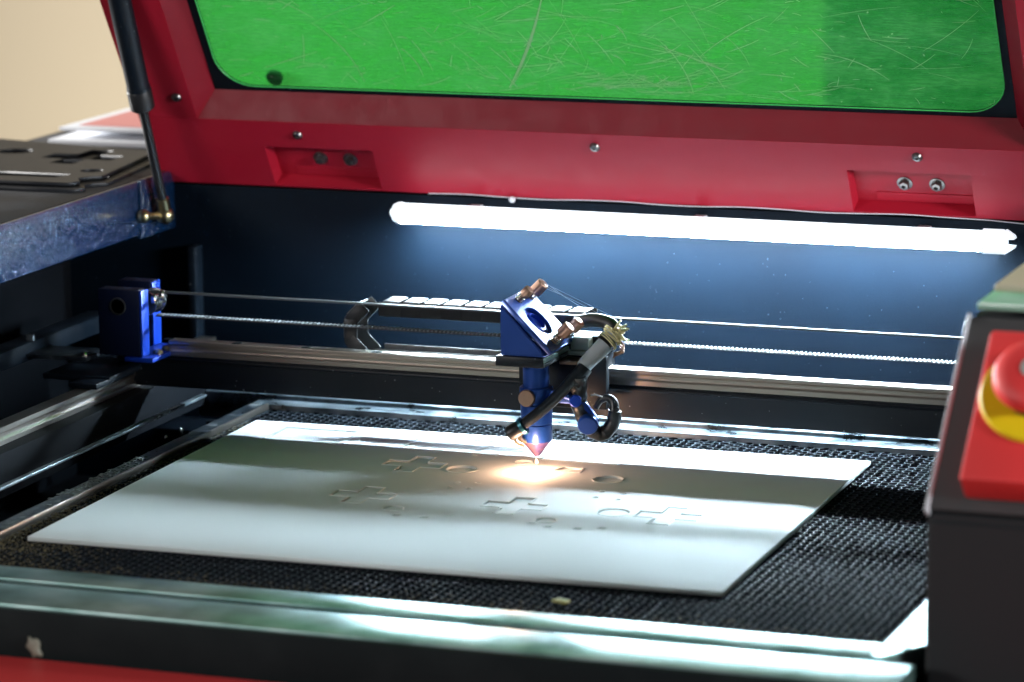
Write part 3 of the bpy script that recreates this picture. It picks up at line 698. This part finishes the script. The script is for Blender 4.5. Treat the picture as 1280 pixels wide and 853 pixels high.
# lens tube
TX, TYY = .0195, -.1010
lathe('upper_tube', (TX, TYY, .0720), (0, 0, 1), [(.0118, 0), (.0118, .0218)], blue, LH_, 40)
lt = lathe('lens_tube', (TX, TYY, .0225), (0, 0, 1), [(.0138, 0), (.0143, .0008), (.0143, .0150), (.0136, .0154), (.0136, .0164), (.0143, .0168), (.0143, .0335), (.0138, .0340), (.0138, .0348), (.0150, .0352), (.0150, .0485), (.0142, .0495), (.012, .0496)], blue, LH_, 48)
lathe('clamp_screw', (TX-.003, TYY-.0148, .0640), (-.05, -1, 0), [(.0072, 0), (.0078, .0008), (.0078, .0030), (.0070, .0038)], copper, lt, 36)
box('clamp_ear', TX+.0145, TX+.0215, TYY-.004, TYY+.004, .0590, .0690, blue, lt, .0008)
nz = lathe('nozzle', (TX, TYY, .0080), (0, 0, 1), [(.0009, .003), (.0013, 0), (.0022, 0), (.0030, .0012), (.0124, .0128), (.0132, .0140), (.0132, .0146)], purple, LH_, 40)
# carriage behind the tube
CR = box('carriage', -.012, .072, -.0610, -.0520, .0450, .0935, black, LH_, .001)
box('carriage_block', -.005, .0700, -.0515, -.0300, .0818, .1000, black, CR, .001)
box('belt_clamp', .030, .0740, -.0600, -.0360, .0998, .1120, black, CR, .001)
box('pale_clamp', .0420, .0590, -.0720, -.0560, .1010, .1120, clear, CR, .0008)
box('clamp_foot', .0400, .0630, -.0740, -.0560, .0965, .1005, clear, CR, .0006)
box('brown_tab', .0360, .0560, -.0860, -.0640, .0900, .0930, copper, CR, .0006)
tube('cable_sleeve', [(.040, -.050, .122), (.058, -.055, .126), (.074, -.060, .125), (.084, -.066, .120)], .0062, blackp, CR, 14)
# side clamp with blue knobs, behind the hoses
box('side_arm', .030, .0560, -.0940, -.0860, .0560, .0660, blue, LH_, .0012)
tube('arm_curve', [(.033, -.097, .060), (.045, -.100, .066), (.058, -.098, .060), (.066, -.094, .050), (.073, -.094, .040)], .0048, blue, LH_, 14)
lathe('blue_knob', (.0560, -.100, .0610), (.4, -1, .1), [(.0050, 0), (.0056, .001), (.0056, .006), (.0045, .007)], bluebr, LH_, 24)
lathe('blue_knob', (.0690, -.102, .0420), (.25, -1, -.25), [(.0085, 0), (.0092, .001), (.0092, .006), (.0080, .0075)], blue, LH_, 28)

# hoses and cable bundle
HS = empty('air_hose', 'black air hose and cable bundle hanging beside the laser head', 'hose')
tube('wrapped_bundle', [(.0840, -.070, .1190), (.0760, -.078, .1080), (.0660, -.088, .0965), (.0615, -.094, .0900)], lambda t: .0084-.0016*t, ptfe, HS, 20)
tube('tape_band', [(.0800, -.0745, .1135), (.0765, -.0777, .1092)], .0088, blackp, HS, 20, 3)
tube('fork_sleeve', [(.0640, -.094, .0905), (.0590, -.098, .0830), (.0545, -.100, .0760)], lambda t: .0070+.0012*t, rubber, HS, 18)
tube('thin_hose', [(.0580, -.100, .0850), (.0480, -.108, .0720), (.0330, -.117, .0560), (.0190, -.1245, .0440), (.0130, -.1270, .0385)], lambda t: .0056-.0008*t, rubber, HS, 16)
tube('thick_hose', [(.0590, -.099, .0840), (.0575, -.096, .0700), (.0585, -.095, .0560), (.0640, -.095, .0420), (.0720, -.094, .0325), (.0800, -.092, .0310), (.0880, -.090, .0400), (.0900, -.090, .0520)],
     lambda t: (.0082-.0022*t)*(1+.03*math.sin(t*70)), rubber, HS, 18, 12)
tube('hose_tail', [(.0895, -.090, .0500), (.0880, -.088, .0590), (.0815, -.086, .0620), (.0750, -.086, .0590), (.0710, -.087, .0520)], lambda t: .0048-.0024*t, rubber, HS, 14)
tube('torn_strip', [(.0885, -.093, .0500), (.0925, -.094, .0545), (.0945, -.094, .0560)], lambda t: .0014-.0008*t, rubber, HS, 8)
tube('torn_strip', [(.0895, -.091, .0560), (.0900, -.092, .0600), (.0875, -.092, .0655)], lambda t: .0012-.0007*t, rubber, HS, 8)
tube('torn_strip', [(.078, -.089, .0635), (.072, -.090, .0650), (.067, -.090, .0640)], .0007, thread, HS, 6)
fa = Vector((.0150, -.1262, .0400)); fd = Vector((-.78, -.10, -.52)).normalized()
ft = lathe('hose_fitting', fa, fd, [(.0060, 0), (.0072, .002), (.0072, .0130), (.0060, .0145), (.0030, .0146)], blackp, HS, 28)
lathe('fitting_ring', fa-fd*.0030, fd, [(.0062, 0), (.0082, .0006), (.0082, .0038), (.0066, .0044)], teal, HS, 28)
tube('fitting_stub', [fa+fd*.004+Vector((.001, 0, -.006)), Vector((.0105, -.1180, .0262)), Vector((.0150, -.110, .0225))], .0022, brass, HS, 12)
tube('fitting_stub', [fa+fd*.009+Vector((.001, 0, -.005)), Vector((.0070, -.1200, .0235)), Vector((.0110, -.112, .0190))], .0014, brass, HS, 12)
# knotted cream ties round the end of the bundle
TI = empty('cable_ties', 'tangle of cream cable ties round the end of the hose bundle', 'cable ties')
for k in range(7):
    c0 = Vector((.0842-.0016*k*.6, -.0700-.001*k, .1190-.0022*k*.6)); axd = Vector((-.45, -.4, -.6)).normalized(); x_, y_, _ = frame_of(axd+Vector((random.gauss(0, .18), random.gauss(0, .18), 0)))
    rr = random.uniform(.0086, .0108); pts = [c0+x_*(rr*math.cos(2*math.pi*j/18))+y_*(rr*math.sin(2*math.pi*j/18)) for j in range(20)]
    tube('tie_loop', pts, .0008, cream, TI, 6, curve=False)
for k in range(20):
    s0 = Vector((.0860+random.uniform(-.004, .004), -.076+random.uniform(-.004, .004), .119+random.uniform(-.008, .006)))
    e0 = s0+Vector((random.uniform(.002, .012), random.uniform(-.004, .004), random.uniform(-.004, .009)))
    tube('tie_end', [s0, (s0+e0)/2+Vector((0, 0, random.uniform(-.001, .002))), e0], random.uniform(.0006, .0012), cream, TI, 6, 4)
for k in range(3): box('tie_lock', .086+.002*k, .0905+.002*k, -.078, -.0735, .1175+.0028*k-.004, .1205+.0028*k-.004, cream, TI, .0006)
for k in range(3): tube('dark_tie_end', [(.0890, -.074, .112-.003*k), (.0930, -.074, .1085-.003*k), (.0900-.002*k, -.074, .1030-.002*k), (.084, -.076, .1010-.002*k)], .0010, copper, TI, 6, 5)
TH = empty('glue_strands', 'fine glue threads strung from the top knob to the drag chain', 'threads')
kt = HM @ Vector((.0085, -.0760, .0250))
for e in ((.066, -.052, .1295), (.075, -.05, .1290), (.058, -.055, .130), (.050, -.045, .132)):
    m_ = (kt+Vector(e))/2+Vector((random.uniform(-.002, .002), 0, random.uniform(-.002, .001)))
    tube('strand', [kt+Vector((0, 0, random.uniform(-.006, .002))), m_, e], .00013, thread, TH, 4, 5)

# laser flame at the cut
FL = bmesh.new(); addlathe(FL, Vector((.0240, -.1130, .0035)), (-.25, .2, 1), [(.0002, 0), (.0010, .0007), (.0013, .0018), (.0009, .0032), (.0002, .0045)], 16)
tag(obj('laser_flame', FL, spark, None, True), 'small white hot flame under the nozzle tip on the sheet', 'flame')

gd = bpy.data.lights.new('laser_glow', 'POINT'); gd.energy = .29; gd.color = (1.0, .58, .36); gd.shadow_soft_size = .006; gd.specular_factor = .3
go = bpy.data.objects.new('laser_glow', gd); COL.objects.link(go); go.location = (.0265, -.1330, .0105)

# ------------------------------------------------------------------ things on the left deck
def perf(name, z0, dx, dy, rot, label):
    ol = [(-.80, .040), (-.575, .044), (-.5165, .046), (-.5100, .060), (-.5210, .078), (-.514, .092), (-.5060, .096), (-.5050, .102), (-.530, .275), (-.80, .330)]
    hs = [rect(-.80+.006, -.5420, .075, .098), cross(-.585, .215, .026, .033), circle(-.672, .235, .018), circle(-.5310, .128, .0115)]
    hs[0] = [(-.79, .072), (-.545, .076), (-.540, .100), (-.79, .098)]
    m_ = Matrix.Translation((dx, dy, 0)) @ Matrix.Rotation(rot, 4, 'Z')
    o = holed(name, ol, hs, z0, z0+.0032, blk_acr, None, bev=.0003)
    o.data.transform(m_); tag(o, label, 'plate', 'cut black plates stacked on the left deck'); return o
perf('cut_plate', .2052, .012, -.018, .0, 'lower black cut acrylic plate lying on the left deck')
perf('cut_plate', .2095, .0, .0, .01, 'upper black cut acrylic plate with cross and round holes')
BO = empty('framed_board', 'pink board with white edges lying behind the black plates', 'board')
box('lower_board', -.690, -.492, .330, .62, .2054, .2110, whitep, BO, .001)
box('pink_board', -.688, -.492, .352, .62, .2180, .2215, whitep, BO, .001)
box('pink_film', -.672, -.492, .370, .61, .2217, .2222, pink, BO)
# sheets on the right hand deck
tag(box('glass_sheet', .5045, .80, -.468, -.12, .2325, .2385, glassg, None, .0016), 'lower pale green sheet on top of the right housing', 'sheet')
tag(box('cream_sheet', .5110, .80, -.440, -.09, .2420, .2475, creamb, None, .0014), 'upper cream edged sheet on the right housing', 'sheet')
bpy.context.view_layer.update()
